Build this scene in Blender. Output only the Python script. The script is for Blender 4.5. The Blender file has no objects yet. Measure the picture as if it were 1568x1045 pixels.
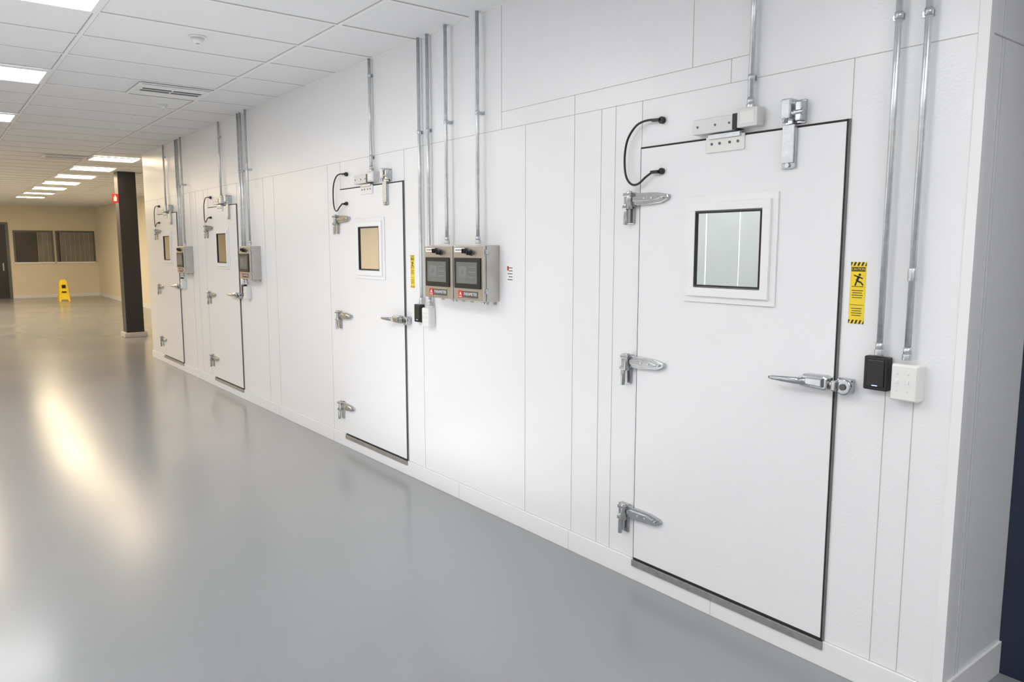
import bpy, bmesh, math
from mathutils import Vector, Matrix
scene=bpy.context.scene
try:
    scene.view_settings.view_transform='Standard'
    scene.view_settings.look='None'
except Exception: pass
CEIL=3.0
# ---------------------------------------------------------------- materials
def newmat(name):
    m=bpy.data.materials.new(name); m.use_nodes=True
    nt=m.node_tree; b=nt.nodes['Principled BSDF']; return m,nt,b
def mat(name,col,rough=.5,metal=0,bump=None,var=None,emit=None,spec=None,coat=0):
    m,nt,b=newmat(name)
    b.inputs['Base Color'].default_value=(*col,1); b.inputs['Roughness'].default_value=rough
    b.inputs['Metallic'].default_value=metal
    if spec is not None: b.inputs['Specular IOR Level'].default_value=spec
    if coat: b.inputs['Coat Weight'].default_value=coat; b.inputs['Coat Roughness'].default_value=.08
    tc=nt.nodes.new('ShaderNodeTexCoord')
    if bump:
        n=nt.nodes.new('ShaderNodeTexNoise'); n.inputs['Scale'].default_value=bump[0]; n.inputs['Detail'].default_value=3
        bp=nt.nodes.new('ShaderNodeBump'); bp.inputs['Strength'].default_value=bump[1]; bp.inputs['Distance'].default_value=bump[2]
        nt.links.new(tc.outputs['Object'],n.inputs['Vector']); nt.links.new(n.outputs['Fac'],bp.inputs['Height']); nt.links.new(bp.outputs['Normal'],b.inputs['Normal'])
    if var:
        n=nt.nodes.new('ShaderNodeTexNoise'); n.inputs['Scale'].default_value=var[0]; n.inputs['Detail'].default_value=5
        r=nt.nodes.new('ShaderNodeValToRGB')
        r.color_ramp.elements[0].position=.3; r.color_ramp.elements[1].position=.7
        r.color_ramp.elements[0].color=(*[c*(1-var[1]) for c in col],1)
        r.color_ramp.elements[1].color=(*[min(1,c*(1+var[1])) for c in col],1)
        nt.links.new(tc.outputs['Object'],n.inputs['Vector']); nt.links.new(n.outputs['Fac'],r.inputs['Fac']); nt.links.new(r.outputs['Color'],b.inputs['Base Color'])
    if emit:
        b.inputs['Emission Color'].default_value=(*emit[0],1); b.inputs['Emission Strength'].default_value=emit[1]
    return m
M={}
M['panel']=mat('white_embossed_panel',(.83,.835,.848),.28,bump=(95,.55,.0015))
M['door']=mat('white_door_skin',(.83,.835,.848),.30,bump=(95,.38,.0013))
M['trimw']=mat('white_trim',(.85,.85,.86),.4,var=(6,.01))
M['seam']=mat('seam_caulk',(.50,.50,.49),.6,var=(20,.1))
M['ceil']=mat('ceiling_tile',(.80,.805,.81),.9,bump=(160,.5,.002),var=(220,.05))
M['tbar']=mat('ceiling_tbar',(.84,.84,.84),.5,var=(5,.02))
M['reveal_shade']=mat('tile_reveal_shade',(.42,.42,.42),.8,var=(5,.02))  # shadow lines at the tile edges, painted as grey strips beside the T-bars
M['galv']=mat('galvanized_steel',(.64,.66,.68),.30,.75,var=(40,.10))
M['sill']=mat('threshold_steel',(.40,.39,.38),.4,.8,var=(30,.12))
M['chrome']=mat('satin_chrome',(.50,.51,.52),.18,1,var=(30,.08))
M['steel']=mat('stainless_steel',(.54,.52,.49),.34,1,var=(14,.06))
M['dkmetal']=mat('dark_metal',(.12,.12,.12),.4,.6,var=(10,.1))
M['black']=mat('black_plastic',(.012,.012,.013),.35,var=(20,.1))
M['gasket']=mat('black_gasket',(.02,.02,.02),.7,var=(20,.1))
M['greyg']=mat('grey_gasket',(.16,.16,.16),.6,var=(20,.1))
M['plw']=mat('white_plastic',(.80,.80,.78),.3,var=(10,.01))
M['plg']=mat('lock_housing_grey',(.66,.66,.66),.35,.2,var=(10,.02))
M['yellow']=mat('yellow_vinyl',(.90,.66,.02),.4,var=(10,.03))
M['red']=mat('red_plastic',(.62,.03,.03),.4,var=(10,.05))
M['white']=mat('white_label',(.85,.85,.85),.5,var=(10,.01))
M['screen']=mat('screen_lcd',(.15,.17,.16),.12,var=(8,.1))
M['scr2']=mat('screen_icon',(.20,.21,.21),.2,var=(30,.1))
M['navy']=mat('navy_paint',(.018,.026,.055),.45,var=(4,.08))
M['beige']=mat('beige_wall',(.74,.67,.54),.7,var=(3,.02))
M['gwall']=mat('painted_wall',(.75,.75,.75),.7,var=(3,.02))
M['darkcol']=mat('dark_bronze_paint',(.02,.019,.022),.35,var=(5,.1))
M['blind']=mat('window_blind',(.22,.20,.17),.6,var=(2,.2))
M['blindd']=mat('window_dark',(.06,.055,.05),.25,var=(2,.2))
M['slot']=mat('vent_slot',(.10,.095,.09),.7,var=(10,.1))
M['concrete']=mat('plinth_grey',(.45,.45,.44),.5,var=(10,.06))
M['inner']=mat('chamber_lining',(.74,.75,.74),.4,var=(3,.03))
def emis(name,col,st):
    return mat(name,(.9,.9,.9),.5,emit=(col,st),var=(5,.01))
M['lamp']=emis('led_panel_neutral',(1,.995,.985),14.6)
M['lampw']=emis('led_panel_warm',(1,.80,.53),30)
M['lampv']=emis('led_panel_warm_soft',(1,.79,.52),17)
M['lampi']=emis('chamber_lamp',(1,1,.99),32)
M['lampj']=emis('chamber_lamp_dim',(1,1,.97),5)
M['blue']=emis('reader_led',(.1,.2,1),2)
# floor
m,nt,b=newmat('grey_epoxy_floor'); M['floor']=m
tc=nt.nodes.new('ShaderNodeTexCoord')
n1=nt.nodes.new('ShaderNodeTexNoise'); n1.inputs['Scale'].default_value=.6; n1.inputs['Detail'].default_value=2
r1=nt.nodes.new('ShaderNodeValToRGB'); r1.color_ramp.elements[0].position=.2; r1.color_ramp.elements[1].position=.8
r1.color_ramp.elements[0].color=(.272,.279,.292,1); r1.color_ramp.elements[1].color=(.288,.294,.306,1)
n2=nt.nodes.new('ShaderNodeTexNoise'); n2.inputs['Scale'].default_value=.7; n2.inputs['Detail'].default_value=1
mr=nt.nodes.new('ShaderNodeMapRange'); mr.inputs['From Min'].default_value=.2; mr.inputs['From Max'].default_value=.8; mr.inputs['To Min'].default_value=.17; mr.inputs['To Max'].default_value=.23
for n in(n1,n2): nt.links.new(tc.outputs['Object'],n.inputs['Vector'])
nt.links.new(n1.outputs['Fac'],r1.inputs['Fac']); nt.links.new(r1.outputs['Color'],b.inputs['Base Color'])
nt.links.new(n2.outputs['Fac'],mr.inputs['Value']); nt.links.new(mr.outputs['Result'],b.inputs['Roughness'])
# glass (single pane surface)
m=bpy.data.materials.new('door_glass'); m.use_nodes=True; nt=m.node_tree; nt.nodes.clear()
o=nt.nodes.new('ShaderNodeOutputMaterial'); t=nt.nodes.new('ShaderNodeBsdfTransparent'); t.inputs['Color'].default_value=(.89,.925,.905,1)
g=nt.nodes.new('ShaderNodeBsdfGlossy'); g.inputs['Roughness'].default_value=.02; f=nt.nodes.new('ShaderNodeLayerWeight'); f.inputs['Blend'].default_value=.13
mx=nt.nodes.new('ShaderNodeMixShader'); nt.links.new(f.outputs['Fresnel'],mx.inputs[0]); nt.links.new(t.outputs[0],mx.inputs[1]); nt.links.new(g.outputs[0],mx.inputs[2]); nt.links.new(mx.outputs[0],o.inputs[0])
M['glass']=m
# ---------------------------------------------------------------- mesh builder
class MB:
    def __init__(s): s.v=[]; s.f=[]; s.m=[]; s.sm=[]; s.mats=[]
    def mi(s,k):
        if k not in s.mats: s.mats.append(k)
        return s.mats.index(k)
    def add(s,bm,k,smooth=False):
        bm.normal_update(); bmesh.ops.recalc_face_normals(bm,faces=bm.faces)
        o=len(s.v); bm.verts.index_update(); i=s.mi(k)
        for v in bm.verts: s.v.append(v.co.copy())
        for f in bm.faces:
            s.f.append([o+v.index for v in f.verts]); s.m.append(i)
            s.sm.append(smooth if isinstance(smooth,bool) else smooth(f))
        bm.free()
    def quad(s,pts,k):
        o=len(s.v); s.v+= [Vector(p) for p in pts]; s.f.append([o,o+1,o+2,o+3]); s.m.append(s.mi(k)); s.sm.append(False)
    def box(s,x0,x1,y0,y1,z0,z1,k,bev=0,seg=2):
        bm=bmesh.new(); bmesh.ops.create_cube(bm,size=1)
        a=(min(x0,x1),min(y0,y1),min(z0,z1)); c=(max(x0,x1),max(y0,y1),max(z0,z1))
        for v in bm.verts:
            v.co=Vector([ (a[i]+c[i])/2+v.co[i]*(c[i]-a[i]) for i in range(3)])
        if bev: bmesh.ops.bevel(bm,geom=bm.edges[:],offset=bev,segments=seg,affect='EDGES',profile=.5)
        s.add(bm,k,False)
    def cyl(s,p0,p1,r,k,seg=20,r2=None,bev=0):
        p0=Vector(p0);p1=Vector(p1); d=p1-p0; L=d.length
        bm=bmesh.new(); bmesh.ops.create_cone(bm,cap_ends=True,segments=seg,radius1=r,radius2=r if r2 is None else r2,depth=L)
        if bev:
            es=[e for e in bm.edges if abs(e.verts[0].co.z-e.verts[1].co.z)<1e-6]
            bmesh.ops.bevel(bm,geom=es,offset=bev,segments=2,affect='EDGES',profile=.5)
        q=d.to_track_quat('Z','Y').to_matrix().to_4x4()
        bmesh.ops.transform(bm,matrix=Matrix.Translation((p0+p1)/2)@q,verts=bm.verts)
        s.add(bm,k,lambda f:len(f.verts)<=4)
    def tube(s,pts,r,k,seg=10):
        P=[Vector(p) for p in pts]; Q=[]
        E=[P[0]*2-P[1]]+P+[P[-1]*2-P[-2]]
        for i in range(1,len(E)-2):
            for j in range(8):
                t=j/8; a,b_,c,d=E[i-1],E[i],E[i+1],E[i+2]
                Q.append(.5*((2*b_)+(-a+c)*t+(2*a-5*b_+4*c-d)*t*t+(-a+3*b_-3*c+d)*t**3))
        Q.append(P[-1]); bm=bmesh.new(); rings=[]
        for i,q in enumerate(Q):
            tg=(Q[min(i+1,len(Q)-1)]-Q[max(i-1,0)]).normalized()
            u=tg.cross(Vector((1,0,.01))).normalized(); w=tg.cross(u)
            rings.append([bm.verts.new(q+r*(math.cos(2*math.pi*a/seg)*u+math.sin(2*math.pi*a/seg)*w)) for a in range(seg)])
        for i in range(len(rings)-1):
            for a in range(seg): bm.faces.new([rings[i][a],rings[i][(a+1)%seg],rings[i+1][(a+1)%seg],rings[i+1][a]])
        bm.faces.new(rings[0]); bm.faces.new(rings[-1][::-1]); s.add(bm,k,True)
    def prism(s,pts,x0,x1,k,bev=0,axis='x'):
        bm=bmesh.new()
        mk={'x':lambda a,b,c:(c,a,b),'y':lambda a,b,c:(a,c,b),'z':lambda a,b,c:(a,b,c)}[axis]
        A=[bm.verts.new(mk(p[0],p[1],x0)) for p in pts]; B=[bm.verts.new(mk(p[0],p[1],x1)) for p in pts]
        n=len(pts); bm.faces.new(A); bm.faces.new(B[::-1])
        for i in range(n): bm.faces.new([A[i],B[i],B[(i+1)%n],A[(i+1)%n]])
        if bev:
            bmesh.ops.bevel(bm,geom=[e for e in bm.edges if (e.verts[0] in B and e.verts[1] in B)],offset=bev,segments=2,affect='EDGES',profile=.5)
        s.add(bm,k,False)
    def obj(s,name,origin=(0,0,0),parent=None):
        me=bpy.data.meshes.new(name); o=Vector(origin)
        me.from_pydata([v-o for v in s.v],[],s.f)
        for k in s.mats: me.materials.append(M[k])
        me.polygons.foreach_set('material_index',s.m); me.polygons.foreach_set('use_smooth',s.sm); me.update()
        ob=bpy.data.objects.new(name,me); scene.collection.objects.link(ob)
        if parent is not None:
            ob.parent=parent; ob.location=o-parent.location
        else: ob.location=o
        return ob
def empty(name,loc):
    e=bpy.data.objects.new(name,None); e.location=loc; e.empty_display_size=.1; scene.collection.objects.link(e); return e
ROTW=Matrix(((0,0,-1),(-1,0,0),(0,1,0))).to_4x4()
def text(name,body,size,y,z,x,k,parent,align='CENTER',width=None):
    cu=bpy.data.curves.new(name,'FONT'); cu.body=body; cu.size=size; cu.align_x=align; cu.align_y='CENTER'; cu.extrude=.0002
    tmp=bpy.data.objects.new('tmp',cu); scene.collection.objects.link(tmp)
    dg=bpy.context.evaluated_depsgraph_get(); me=bpy.data.meshes.new_from_object(tmp.evaluated_get(dg))
    bpy.data.objects.remove(tmp)
    if width:
        w=max(v.co.x for v in me.vertices)-min(v.co.x for v in me.vertices)
        for v in me.vertices: v.co.x*=width/w
    me.transform(ROTW); me.name=name; me.materials.clear(); me.materials.append(M[k])
    ob=bpy.data.objects.new(name,me); scene.collection.objects.link(ob)
    ob.parent=parent; ob.location=Vector((x,y,z))-parent.location
    return ob
# ---------------------------------------------------------------- room shell
YC=1.047; YE=12.37; XR=2.15; YB=29.5; XL=-7.0; YF=-5.0
DL=[2.498,5.72,9.25,11.63]   # hinge-side edges of doors
DW=1.016; DZ0=.109; DZ1=2.105
b=MB(); b.box(XL-.1,2.7,YF-.1,YB+.1,-.1,0,'floor'); b.obj('floor')
b=MB(); b.box(XL-.1,2.7,YF-.1,YB+.1,CEIL,CEIL+.1,'ceil'); b.obj('ceiling')
b=MB()
ys=YC
for dl in DL:
    b.box(0,.1,ys,dl-DW,0,CEIL,'panel'); b.box(0,.1,dl-DW,dl,DZ1,CEIL,'panel'); b.box(0,.1,dl-DW,dl,0,DZ0,'panel'); ys=dl
b.box(0,.1,ys,YE,0,CEIL,'panel'); b.obj('wall_right')
b=MB(); b.box(.1,2.6,YC,YC+.1,0,CEIL,'panel')
b.box(.10,.103,YC-.0015,YC,.11,CEIL,'seam'); b.box(0,.5,YC-.0015,YC,2.313,2.317,'seam'); b.box(.125,.128,YC-.001,YC,.11,2.315,'seam')
b.obj('wall_near_end')
b=MB(); b.box(.1,XR+.1,YE-.1,YE,0,CEIL,'panel'); b.obj('wall_far_end')
b=MB(); b.box(2.5,2.6,YC+.1,YE-.1,0,CEIL,'inner')
for yp in (4.0,7.3,10.0): b.box(.1,2.5,yp-.05,yp+.05,0,CEIL,'inner')
b.obj('wall_chamber_inner')
b=MB(); b.box(.5,.6,YF,YC-.002,0,CEIL,'navy'); b.obj('wall_navy')
b=MB(); b.box(XR,XR+.1,YE,YB,0,CEIL,'beige'); b.obj('wall_far_right')
b=MB(); b.box(XL-.1,2.3,YB,YB+.1,0,CEIL,'beige'); b.obj('wall_back')
b=MB(); b.box(XL-.1,XL,YF,YB,0,CEIL,'gwall'); b.obj('wall_left')
b=MB(); b.box(XL-.1,.6,YF-.1,YF,0,CEIL,'gwall'); b.obj('wall_front')
# curb / baseboards
b=MB(); b.box(-.010,0,YC-.010,YE,0,.106,'trimw',.002)
b.box(-.0005,0,YC,YE,.106,.1085,'seam')
for y in (2.02,2.97,4.04,5.96,7.2,9.9): b.box(-.0108,-.009,y,y+.002,0,.106,'seam')
b.obj('baseboard_right')
b=MB(); b.box(0,.5,YC-.010,YC,0,.13,'trimw',.002); b.obj('baseboard_near_end')
b=MB(); b.box(XL,XR,YB-.012,YB,0,.11,'gwall',.002); b.obj('baseboard_back')
b=MB(); b.box(XR-.012,XR,YE,YB-.012,0,.11,'gwall',.002); b.obj('baseboard_far_right')
# seams
b=MB(); S=.0028
def vs(y,z0,z1): b.box(-.0012,0,y-S/2,y+S/2,z0,z1,'seam')
def hs(z,y0,y1): b.box(-.0012,0,y0,y1,z-S/2,z+S/2,'seam')
hs(2.316,YC,2.011); hs(2.316,2.498,YE); hs(2.316,2.011,2.498); hs(2.413,1.9,3.583)
for y in (3.363,2.962,2.766,2.669,4.476,5.96,7.17,7.45,9.42,9.75,10.0): vs(y,.11,2.316)
vs(1.301,.11,1.14); vs(1.202,.11,1.12)
for dl in DL:
    vs(dl,DZ1,2.316); vs(dl-DW,DZ1,2.316)
vs(2.011,2.316,2.413); vs(2.962,2.316,2.413)
vs(3.583,2.316,CEIL); vs(2.213,2.413,CEIL)
b.obj('trim_1')
b=MB(); b.box(-.004,.03,YC-.004,YC+.03,0,CEIL,'trimw',.0015); b.obj('trim_2')
# ceiling grid
b=MB(); W=.012; zt=CEIL-.006; Wr=.0175
x=-.56-1.22*5
while x<2.1:
    b.box(x-W,x+W,YF if x<0 else YE,YB,zt,CEIL,'tbar'); b.box(x-Wr,x+Wr,YF if x<0 else YE,YB,CEIL-.0015,CEIL,'reveal_shade'); x+=1.22
y=6.94-.61*19
while y<YB:
    b.box(XL,(0 if y<YE else XR),y-W,y+W,zt+.0005,CEIL,'tbar'); b.box(XL,(0 if y<YE else XR),y-Wr,y+Wr,CEIL-.0012,CEIL,'reveal_shade'); y+=.61
b.box(-.022,0,YC,YE,CEIL-.004,CEIL,'tbar')
b.obj('ceiling_grid')
def lamp(x0,x1,y0,k):
    y1=y0+.59; b=MB(); z=CEIL-.006
    b.box(x0,x1,y0,y0+.03,z-.012,z,'tbar'); b.box(x0,x1,y1-.03,y1,z-.012,z,'tbar')
    b.box(x0,x0+.03,y0+.03,y1-.03,z-.012,z,'tbar'); b.box(x1-.03,x1,y0+.03,y1-.03,z-.012,z,'tbar')
    b.box(x0+.03,x1-.03,y0+.03,y1-.03,z-.006,z-.001,k)
    b.obj('ceiling_light',((x0+x1)/2,(y0+y1)/2,z))
for i in range(6):
    yy=-2.82+2.44*i+.01
    lamp(-2.99,-1.79,yy,'lamp'); lamp(-6.0,-4.8,yy,'lamp')
lamp(-1.17,-.57,-1.59,'lamp'); lamp(-1.17,-.57,-.37,'lamp')  # unseen extra panels, added to brighten the near end wall
for i in range(7):
    lamp(-.56,.12,12.9+1.85*i,'lampv' if i<3 else 'lampw')
    lamp(-3.2,-2.0,12.9+2.2*i,'lampv' if i<2 else 'lampw')
for i in range(4):
    lamp(-5.5,-4.3,13.5+3.7*i,'lampw')
# diffusers
def diffuser(x0,x1,y0,y1):
    b=MB(); z=CEIL-.006
    b.box(x0,x1,y0,y1,z-.008,z,'tbar',.002)
    yc=(y0+y1)/2-.05
    b.box(x0+.05,x1-.05,yc-.09,yc+.09,z-.011,z-.007,'slot')
    for k in(-.09,.0,.09): b.box(x0+.05,x1-.05,yc+k-.006,yc+k+.006,z-.016,z-.008,'tbar')
    for xx in (x0+.05,(x0+x1)/2,x1-.05): b.box(xx-.004,xx+.004,yc-.09,yc+.09,z-.016,z-.008,'tbar')
    b.box(x0+.02,x1-.02,y0+.02,y0+.026,z-.010,z-.007,'slot'); b.box(x0+.02,x1-.02,y1-.026,y1-.02,z-.010,z-.007,'slot')
    b.obj('ceiling_air_diffuser',((x0+x1)/2,yc,z))
diffuser(-1.16,-.57,6.97,7.53); diffuser(-1.16,-.57,13.1,13.66)
def detector(x,y,r=.055):
    b=MB(); b.cyl((x,y,CEIL-.012),(x,y,CEIL),r,'plw',28,bev=.003); b.cyl((x,y,CEIL-.045),(x,y,CEIL-.012),r*.55,'plw',28,r2=r*.8); b.cyl((x,y,CEIL-.048),(x,y,CEIL-.045),r*.2,'concrete',16)
    b.obj('smoke_detector',(x,y,CEIL))
detector(-1.17,5.30); detector(-.75,7.95,.04)
# ---------------------------------------------------------------- doors
def build_door(n,dl):
    Y=lambda s:dl-s
    E=empty('door_%d'%n,(0,dl-DW/2,DZ0)); org=E.location.copy()
    def put(b,name): return b.obj(name,org,E)
    s0,s1,z0,z1=.009,DW-.012,DZ0+.010,DZ1-.009
    ws0,ws1,wz0,wz1=.345,.676,1.476,1.794
    xo,xi=-.012,.085
    b=MB()
    for (xa,xb,e) in ((xo,-.002,0),(-.002,xi,.14)):
        b.box(xa,xb,Y(s0),Y(ws0-e),z0,z1,'door'); b.box(xa,xb,Y(ws1+e),Y(s1),z0,z1,'door')
        b.box(xa,xb,Y(ws0-e),Y(ws1+e),z0,wz0-e,'door'); b.box(xa,xb,Y(ws0-e),Y(ws1+e),wz1+e,z1,'door')
    put(b,'slab')
    b=MB()
    b.box(-.006,.08,Y(0),Y(s0),DZ0,DZ1,'gasket'); b.box(-.006,.08,Y(s1),Y(DW),DZ0,DZ1,'greyg')
    b.box(-.009,.08,Y(s1),Y(s1+.004),DZ0,DZ1,'gasket')
    b.box(-.006,.08,Y(s0),Y(s1),z1,DZ1,'gasket'); b.box(-.010,.08,Y(s0),Y(s1),DZ0,z0,'gasket')
    put(b,'gasket')
    b=MB(); b.box(-.018,0,Y(0),Y(DW),DZ0-.036,DZ0-.003,'sill',.002); put(b,'threshold')
    # window frame
    b=MB(); a0,a1,c0,c1=.282,.744,1.406,1.863
    def ring(p0,p1,q0,q1,w,xa,xb,k,bev):
        b.box(xa,xb,Y(p0),Y(p1),q1-w,q1,k,bev); b.box(xa,xb,Y(p0),Y(p1),q0,q0+w,k,bev)
        b.box(xa,xb,Y(p0),Y(p0+w),q0+w-.001,q1-w+.001,k,bev); b.box(xa,xb,Y(p1-w),Y(p1),q0+w-.001,q1-w+.001,k,bev)
    ring(a0,a1,c0,c1,.028,-.020,xo,'trimw',.002)
    ring(a0+.027,a1-.027,c0+.027,c1-.027,.037,-.032,xo,'trimw',.002)
    ring(ws0,ws1,wz0,wz1,.006,-.029,-.012,'gasket',0)
    put(b,'window_frame')
    b=MB(); g=-.020; b.quad([(g,Y(ws0),wz0),(g,Y(ws0),wz1),(g,Y(ws1),wz1),(g,Y(ws1),wz0)],'glass'); put(b,'window_glass')
    # hinges
    for i,z in enumerate((1.868,1.098,.348)):
        b=MB()
        b.prism([(Y(-.028),z-.027),(Y(.03),z-.03),(Y(.15),z-.024),(Y(.185),z-.010),(Y(.192),z),(Y(.186),z+.013),(Y(.12),z+.024),(Y(-.028),z+.028)],xo-.001,-.030,'chrome',.004)
        b.prism([(Y(-.02),z-.012),(Y(.1),z-.012),(Y(.15),z-.004),(Y(.15),z+.004),(Y(.1),z+.012),(Y(-.02),z+.012)],-.030,-.038,'chrome',.003)
        for s in (.055,.10,.16): b.cyl((-.029,Y(s),z+.0),(-.041,Y(s),z),.005,'galv',10)
        b.box(0,-.026,Y(-.085),Y(-.022),z-.035,z+.032,'chrome',.004)
        b.box(0,-.012,Y(-.078),Y(-.03),z-.115,z-.03,'chrome',.004)
        b.cyl((-.036,Y(-.038),z-.045),(-.036,Y(-.038),z+.038),.014,'chrome',20,bev=.003)
        b.cyl((-.034,Y(-.062),z-.120),(-.034,Y(-.062),z-.02),.011,'chrome',20,bev=.003)
        b.box(-.02,-.050,Y(-.07),Y(-.02),z+.012,z+.030,'chrome',.004)
        b.box(-.02,-.048,Y(-.075),Y(-.03),z-.045,z-.028,'chrome',.004)
        put(b,'hinge_%d'%(i+1))
    # handle
    b=MB(); z=1.135
    b.prism([(Y(.885),z-.022),(Y(.99),z-.028),(Y(1.003),z-.02),(Y(1.003),z+.02),(Y(.985),z+.028),(Y(.90),z+.026),(Y(.875),z+.008)],xo,-.050,'chrome',.008)
    b.prism([(Y(.91),z-.012),(Y(.985),z-.016),(Y(.985),z+.018),(Y(.915),z+.016)],-.050,-.062,'chrome',.005)
    bm=bmesh.new(); st=[(.93,-.050,.014,.010),(.88,-.062,.013,.008),(.82,-.068,.010,.006),(.78,-.070,.008,.005),(.765,-.070,.005,.003)]
    R=[]
    for s_,x_,h,t in st: R.append([bm.verts.new((x_+dx*t,Y(s_),z-.002+dz*h)) for dx,dz in((-1,-.5),(-1,.5),(-.5,1),(.5,1),(1,.5),(1,-.5),(.5,-1),(-.5,-1))])
    for i in range(len(R)-1):
        for a in range(8): bm.faces.new([R[i][a],R[i][(a+1)%8],R[i+1][(a+1)%8],R[i+1][a]])
    bm.faces.new(R[0]); bm.faces.new(R[-1][::-1]); b.add(bm,'chrome',True)
    b.cyl((-.036,Y(.995),z),(-.036,Y(1.035),z),.010,'chrome',16)
    b.box(0,-.03,Y(1.026),Y(1.085),z-.030,z+.026,'chrome',.008)
    b.cyl((-.012,Y(1.060),z-.004),(-.045,Y(1.060),z-.004),.031,'chrome',28,bev=.006)
    b.cyl((-.045,Y(1.060),z-.004),(-.050,Y(1.060),z-.004),.012,'dkmetal',16)
    b.box(-.02,-.058,Y(1.018),Y(1.040),z-.024,z+.018,'chrome',.006)
    for dz in(-.02,.02): b.cyl((-.02,Y(1.078),z+dz),(-.033,Y(1.078),z+dz),.005,'galv',10)
    put(b,'handle')
    # magnetic lock
    b=MB()
    b.box(0,-.048,Y(.335),Y(.535),2.118,2.180,'plg',.003)
    b.box(0,-.050,Y(.535),Y(.560),2.120,2.182,'black',.003)
    b.box(0,-.052,Y(.560),Y(.655),2.122,2.196,'plg',.003)
    for s in(.36,.45,.52): b.cyl((-.047,Y(s),2.148),(-.050,Y(s),2.148),.005,'dkmetal',10)
    b.box(-.051,-.0535,Y(.575),Y(.640),2.135,2.182,'plw',.001)
    b.box(xo,-.020,Y(.384),Y(.575),2.040,2.106,'plw',.002)
    for s in(.415,.455,.505,.545):
        b.cyl((-.019,Y(s),2.075),(-.0225,Y(s),2.075),.006,'dkmetal',10)
    b.box(-.012,-.03,Y(.40),Y(.56),2.095,2.114,'galv',.002)
    put(b,'magnetic_lock')
    # upper latch
    b=MB()
    b.box(0,-.012,Y(.752),Y(.840),2.112,2.200,'chrome',.003)
    b.box(0,-.055,Y(.758),Y(.800),2.130,2.205,'galv',.006)
    b.cyl((-.035,Y(.755),2.150),(-.035,Y(.845),2.150),.013,'chrome',18,bev=.003)
    b.box(-.01,-.045,Y(.812),Y(.842),2.118,2.192,'chrome',.006)
    b.cyl((-.045,Y(.775),2.115),(-.045,Y(.775),2.16),.010,'chrome',16)
    b.box(xo,-.026,Y(.752),Y(.812),1.945,2.100,'chrome',.003)
    b.box(-.026,-.034,Y(.756),Y(.808),1.965,2.110,'galv',.003)
    b.cyl((-.026,Y(.782),1.957),(-.034,Y(.782),1.957),.009,'galv',14)
    put(b,'top_latch')
    b=MB()
    b.tube([(-.006,Y(.125),2.212),(-.022,Y(.09),2.218),(-.03,Y(.03),2.215),(-.03,Y(-.02),2.195),(-.03,Y(-.065),2.14),(-.028,Y(-.082),2.06),(-.03,Y(-.07),1.98),(-.036,Y(-.03),1.938),(-.042,Y(.02),1.935),(-.042,Y(.07),1.965),(-.034,Y(.11),1.985),(-.014,Y(.14),1.985)],.0052,'black')
    b.cyl((0,Y(.128),2.212),(-.02,Y(.128),2.212),.016,'black',16,bev=.003)
    b.cyl((-.012,Y(.142),1.985),(-.03,Y(.142),1.985),.014,'black',16,bev=.003)
    b.box(-.008,-.03,Y(.08),Y(.125),2.209,2.221,'black',.003); b.box(-.02,-.042,Y(.09),Y(.135),1.976,1.990,'black',.003)
    put(b,'heater_cable')
for i,dl in enumerate(DL): build_door(i+1,dl)
# ---------------------------------------------------------------- stickers
def sticker(yc,z0=1.365,z1=1.59,w=.058):
    E=empty('caution_sign',(0,yc,(z0+z1)/2)); y0,y1=yc-w/2,yc+w/2
    b=MB(); b.box(-.0015,0,y0,y1,z0,z1,'yellow')
    for (a,c) in ((z0,z0+.014),(z1-.014,z1)):
        b.box(-.0018,-.001,y0,y1,a,c,'black')
        st=w/4
        for j in range(4):
            ya=y1-j*st
            b.prism([(ya-.002,a),(ya-.009,a),(max(ya-.0145,y0),c),(ya-.0075,c)],-.0015,-.0022,'yellow')
    x0,x1=-.0014,-.0020
    b.box(x0,x1,y0+.003,y1-.003,z1-.034,z1-.018,'black')
    def limb(p,q,t):
        p=Vector(p);q=Vector(q); d=(q-p).normalized(); nn=Vector((-d.y,d.x))*t
        b.prism([tuple(p+nn),tuple(q+nn),tuple(q-nn),tuple(p-nn)],x0,x1,'black')
    c=z1-.062; Y=lambda a:yc-a
    b.cyl((x0,Y(.006),c+.016),(x1,Y(.006),c+.016),.0048,'black',14)
    limb((Y(.003),c+.010),(Y(-.004),c-.006),.0042); limb((Y(-.004),c-.006),(Y(.012),c-.012),.003); limb((Y(.012),c-.012),(Y(.02),c-.022),.0026)
    limb((Y(-.004),c-.006),(Y(-.010),c-.024),.0028); limb((Y(.003),c+.008),(Y(.018),c+.002),.0022); limb((Y(.003),c+.008),(Y(-.016),c+.014),.0022)
    limb((Y(-.022),c-.027),(Y(.022),c-.027),.001)
    for j in range(4): b.box(x0,x1,yc-.021+.003*(j%2),yc+.021-.002*(j%2),z1-.105-.0085*j,z1-.1025-.0085*j,'black')
    for j in range(4): b.box(x0,x1,yc-.020+.003*(j%2),yc+.020-.002*(j%2),z0+.0545-.0085*j,z0+.057-.0085*j,'black')
    b.box(x0,x1,y0+.003,y1-.003,z0+.068,z0+.0695,'black')
    b.obj('label',E.location,E)
    text('label_text','CAUTION',.014,yc,z1-.026,-.0022,'yellow',E,width=w*.82)
sticker(1.425); sticker(4.612,w=.05)
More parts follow.
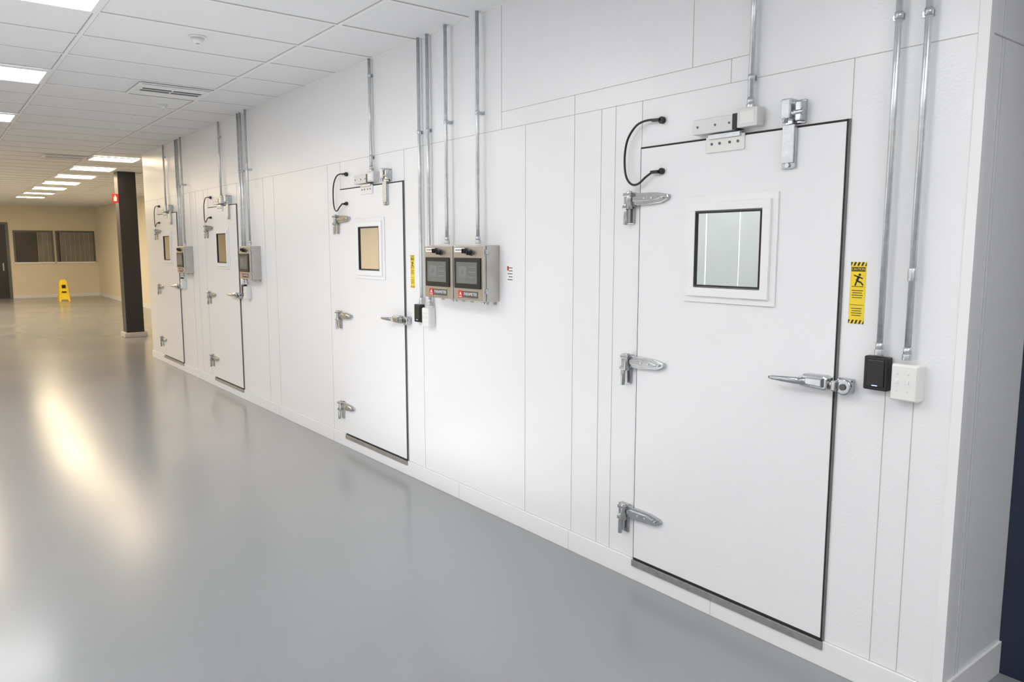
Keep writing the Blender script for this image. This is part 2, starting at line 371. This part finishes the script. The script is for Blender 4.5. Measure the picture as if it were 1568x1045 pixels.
# ---------------------------------------------------------------- conduits
def conduit(y,z0,z1=CEIL,straps=(2.62,),coup=(),name='electrical_conduit',r=.011,gland=True,o=.026):
    b=MB(); x=-o
    b.cyl((x,y,z0),(x,y,z1),r,'galv',16)
    for z in coup: b.cyl((x,y,z-.022),(x,y,z+.022),r+.004,'galv',16,bev=.002)
    for z in straps:
        b.cyl((x,y,z-.011),(x,y,z+.011),r+.003,'galv',16)
        b.box(0,-.006,y-.012,y+.030,z-.010,z+.010,'galv',.001); b.box(-.004,x,y+.010,y+.014,z-.010,z+.010,'galv'); b.cyl((-.005,y+.023,z),(-.012,y+.023,z),.005,'chrome',10)
    if gland:
        b.cyl((x,y,z0),(x,y,z0+.022),r+.006,'galv',8,bev=.002); b.cyl((x,y,z0+.022),(x,y,z0+.045),r+.003,'galv',16)
    b.obj(name,(x,y,z0))
conduit(1.320,1.262,straps=(2.42,),coup=()); conduit(1.222,1.255,straps=(2.41,),coup=(1.55,))
conduit(1.895,2.190,straps=(2.315,))
conduit(5.140,2.190,straps=(2.88,2.30))
conduit(4.455,1.262,straps=(2.40,)); conduit(4.345,1.255,straps=(2.40,))
conduit(4.10,1.665,straps=(2.42,),o=.045); conduit(3.76,1.665,straps=(2.43,),o=.045)
for q in (8.67,11.05): conduit(q,2.190,straps=(2.84,))
for q in (8.04,7.96,): conduit(q,1.262,straps=(2.42,))
conduit(7.75,1.665,straps=(2.42,),o=.045)
for q in (10.45,10.36): conduit(q,1.262,straps=(2.42,))
conduit(10.13,1.665,straps=(2.42,),o=.045)
# ---------------------------------------------------------------- reader & switch
def reader(y,z):
    b=MB(); b.box(0,-.034,y-.044,y+.044,z-.060,z+.062,'black',.006,3); b.box(-.033,-.037,y-.032,y+.032,z-.048,z+.050,'black',.003)
    b.box(-.036,-.0378,y-.010,y+.010,z-.044,z-.041,'blue'); b.obj('card_reader',(0,y,z))
def switch(y,z,w=.094):
    b=MB(); b.box(0,-.048,y-w/2,y+w/2,z-.064,z+.064,'plw',.006,3); b.box(-.047,-.053,y-w/2+.004,y+w/2-.004,z-.060,z+.060,'plw',.003)
    for dy in(-.015,.022):
        b.box(-.052,-.0545,y+dy-.007,y+dy+.007,z-.013,z+.013,'trimw',.001); b.box(-.053,-.062,y+dy-.003,y+dy+.003,z-.002,z+.009,'trimw',.001)
        for dz in(-.03,.03): b.cyl((-.052,y+dy,z+dz),(-.0545,y+dy,z+dz),.003,'galv',10)
    b.obj('light_switch',(0,y,z))
for yr,yw in ((1.325,1.216),(4.500,4.365),(8.07,7.95),(10.50,10.38)):
    reader(yr,1.195); switch(yw,1.178)
# ---------------------------------------------------------------- control cabinets
def cabinet(y0,knobs=True):
    w=.330; y1=y0+w; z0,z1=1.323,1.657; E=empty('control_cabinet',(0,y0+w/2,(z0+z1)/2)); o=E.location
    b=MB(); b.box(0,-.095,y0,y1,z0,z1,'steel',.004); b.box(-.096,-.112,y0+.003,y1-.003,z0+.004,z1-.004,'steel',.004)
    for dz in(.05,.28): b.box(-.085,-.105,y0-.006,y0+.004,z0+dz,z0+dz+.03,'chrome',.002)
    b.cyl((-.05,y0+.06,z0),(-.05,y0+.06,z0-.018),.012,'galv',12); b.cyl((-.05,y0+.09,z0),(-.05,y0+.09,z0-.018),.012,'galv',12)
    b.box(0,-.004,y0+.03,y0+.06,z0-.02,z0,'steel',.001); b.box(0,-.004,y1-.06,y1-.03,z0-.02,z0,'steel',.001)
    b.obj('enclosure',o,E)
    b=MB(); L=lambda a:y1-a
    b.box(-.111,-.120,L(.022),L(.297),1.398,1.582,'black',.004)
    b.box(-.1195,-.1212,L(.050),L(.268),1.428,1.556,'screen')
    b.box(-.1205,-.1216,L(.075),L(.155),1.462,1.532,'scr2'); b.box(-.1212,-.1220,L(.10),L(.13),1.484,1.510,'screen')
    for j in range(3): b.box(-.1205,-.1216,L(.18),L(.25),1.53-.03*j-.006,1.53-.03*j,'scr2')
    b.obj('touch_screen',o,E)
    b=MB()
    b.box(-.111,-.1135,L(.020),L(.125),1.615,1.640,'white'); b.box(-.1132,-.1138,L(.03),L(.115),1.625,1.630,'slot')
    for s,z in((.150,1.622),(.200,1.612)):
        b.cyl((-.111,L(s),z),(-.118,L(s),z),.019,'dkmetal',20); b.cyl((-.118,L(s),z),(-.142,L(s),z),.014,'black',20,bev=.003); b.box(-.140,-.148,L(s)-.004,L(s)+.004,z-.013,z+.013,'black',.001)
    b.obj('selector_knobs',o,E)
    b=MB()
    b.box(-.111,-.1135,L(.060),L(.105),1.340,1.384,'red'); b.box(-.111,-.1132,L(.108),L(.265),1.343,1.382,'slot')
    b.box(-.1132,-.1140,L(.067),L(.098),1.345,1.349,'white')
    b.prism([(L(.070),1.352),(L(.082),1.378),(L(.096),1.352),(L(.082),1.362)],-.1132,-.1142,'white')
    b.obj('nameplate',o,E)
    text('nameplate_text','PARAMETER',.026,L(.187),1.364,-.1136,'white',E,width=.135)
for y0 in (3.938,3.604,7.58,9.97): cabinet(y0)
b=MB(); b.box(-.001,0,3.47,3.535,1.44,1.55,'white')
for j in range(5): b.box(-.0014,-.0009,3.48,3.515 if j%2 else 3.525,1.455+.017*j,1.460+.017*j,'slot')
b.box(-.0014,-.0009,3.515,3.53,1.51,1.535,'red'); b.obj('inspection_label',(0,3.50,1.5))
# ---------------------------------------------------------------- chambers
for (ya,yb) in((1.15,3.95),(4.05,7.25),(7.35,9.95),(10.05,12.27)):
    yc=(ya+yb)/2; b=MB()
    b.box(.9,1.9,yc-.5,yc+.5,2.93,2.985,'trimw'); b.box(.93,1.87,yc-.47,yc+.47,2.925,2.931,'lampi' if ya<2 else 'lampj'); b.obj('chamber_light',(1.4,yc,2.95))
def curtain(y0,y1,x):
    b=MB(); n=int((y1-y0)/.12)
    for i in range(n):
        b.prism([(x+.02*(i%2),y0+.12*i),(x+.02*(i%2)+.003,y0+.12*i),(x+.02*(i%2)+.008,y0+.12*i+.13),(x+.02*(i%2)+.005,y0+.12*i+.13)],.02,2.6,'inner',axis='z')
    b.obj('strip_curtain',(x,(y0+y1)/2,.02))
curtain(1.3,3.8,1.1)
def rack(x,y):
    b=MB()
    for dx in(0,.45):
        for dy in(0,.9): b.cyl((x+dx,y+dy,0),(x+dx,y+dy,1.9),.014,'chrome',10)
    for z in(.2,.75,1.3,1.85): b.box(x-.01,x+.46,y-.01,y+.91,z,z+.03,'chrome',.004)
    b.obj('wire_shelf_rack',(x,y,0))
rack(.7,5.9); rack(.7,8.9); rack(.7,11.2)
# ---------------------------------------------------------------- far room
b=MB(); b.box(.21,.51,15.3,15.6,.09,CEIL-.006,'darkcol',.008); b.box(.17,.55,15.26,15.64,0,.09,'concrete',.01); b.obj('column',(.36,15.45,0))
b=MB(); b.box(.10,.21,15.295,15.31,2.44,2.60,'red',.002); b.box(.13,.18,15.291,15.296,2.47,2.545,'white'); b.box(.145,.165,15.291,15.296,2.545,2.575,'white'); b.obj('fire_extinguisher_sign',(.155,15.3,2.5))
def win(n,x0,x1,split):
    b=MB(); z0,z1=1.12,2.2; t=.05; y=YB
    b.box(x0,x1,y-.04,y,z1-t,z1,'dkmetal'); b.box(x0,x1,y-.04,y,z0,z0+t,'white'); b.box(x0,x0+t,y-.04,y,z0+t,z1-t,'dkmetal'); b.box(x1-t,x1,y-.04,y,z0+t,z1-t,'dkmetal')
    b.box(x0+t,x0+t+split,y-.015,y,z0+t,z1-t,'blindd'); b.box(x0+t+split,x1-t,y-.02,y,z0+t,z1-t,'blind')
    k=x0+t+split
    while k<x1-t-.09: b.box(k,k+.010,y-.03,y-.02,z0+t,z1-t,'concrete'); k+=.14
    b.obj('window_%d'%n,((x0+x1)/2,y,z0))
win(1,-.26,.86,.62); win(2,.93,2.08,.08)
b=MB(); b.box(-1.4,-.38,YB-.03,YB,0,2.45,'dkmetal'); b.box(-1.32,-.46,YB-.045,YB-.03,0.01,2.38,'darkcol',.004); b.box(-.60,-.56,YB-.09,YB-.045,.9,1.15,'chrome',.004)
b.box(-1.2,-.8,YB-.05,YB-.044,1.3,2.1,'blindd'); b.obj('door_5',(-.9,YB,0))
# wet floor sign
E=(.76,27.2)
b=MB()
for sg in(-1,1):
    bm=bmesh.new()
    prof=[(-.15,0),(-.10,0),(-.09,.05),(.09,.05),(.10,0),(.15,0),(.10,.60),(.06,.66),(-.06,.66),(-.10,.60)]
    A=[];B=[]
    for px,pz in prof:
        yy=E[1]+sg*(.02+.16*(1-pz/.66)); A.append(bm.verts.new((E[0]+px,yy,pz))); B.append(bm.verts.new((E[0]+px,yy+sg*.012,pz)))
    bm.faces.new(A); bm.faces.new(B[::-1]); n=len(A)
    for i in range(n): bm.faces.new([A[i],B[i],B[(i+1)%n],A[(i+1)%n]])
    b.add(bm,'yellow')
b.box(E[0]-.06,E[0]+.06,E[1]-.03,E[1]+.03,.62,.66,'yellow',.006)
b.box(E[0]-.05,E[0]+.05,E[1]-.12,E[1]-.10,.40,.50,'black'); b.box(E[0]-.06,E[0]+.06,E[1]-.15,E[1]-.13,.26,.30,'black')
b.obj('wet_floor_sign',(E[0],E[1],0))
# ---------------------------------------------------------------- lights
def area(name,loc,target,sx,sy,power,col=(1,1,1)):
    l=bpy.data.lights.new(name,'AREA'); l.shape='RECTANGLE'; l.size=sx; l.size_y=sy; l.energy=power; l.color=col
    o=bpy.data.objects.new(name,l); scene.collection.objects.link(o); o.location=loc
    o.rotation_euler=(Vector(target)-Vector(loc)).to_track_quat('-Z','Y').to_euler(); return o
area('fill_uplight',(-4.6,4.5,.5),(-4.3,4.5,3),2.0,9.0,75,(.98,.99,1))  # added fill without a fixture, aimed up to lift the ceiling
area('bounce_fill',(-3.6,-2.6,1.0),(-3.0,-1.5,3.0),1.6,1.6,15,(1,1,1))  # added fill behind the camera, bounced off the ceiling
# ---------------------------------------------------------------- world, camera
w=bpy.data.worlds.new('w'); scene.world=w; w.use_nodes=True
w.node_tree.nodes['Background'].inputs[0].default_value=(.8,.85,.9,1); w.node_tree.nodes['Background'].inputs[1].default_value=.05
cd=bpy.data.cameras.new('camera'); cam=bpy.data.objects.new('camera',cd); scene.collection.objects.link(cam)
cd.sensor_width=36; cd.lens=36*1165/1568; cd.clip_start=.05; cd.clip_end=200
th=math.radians(37.76); p=math.radians(7.0)
F=Vector((math.sin(th)*math.cos(p),math.cos(th)*math.cos(p),-math.sin(p)))
cam.location=(-2.7,0,1.642); cam.rotation_euler=F.to_track_quat('-Z','Y').to_euler()
scene.camera=cam
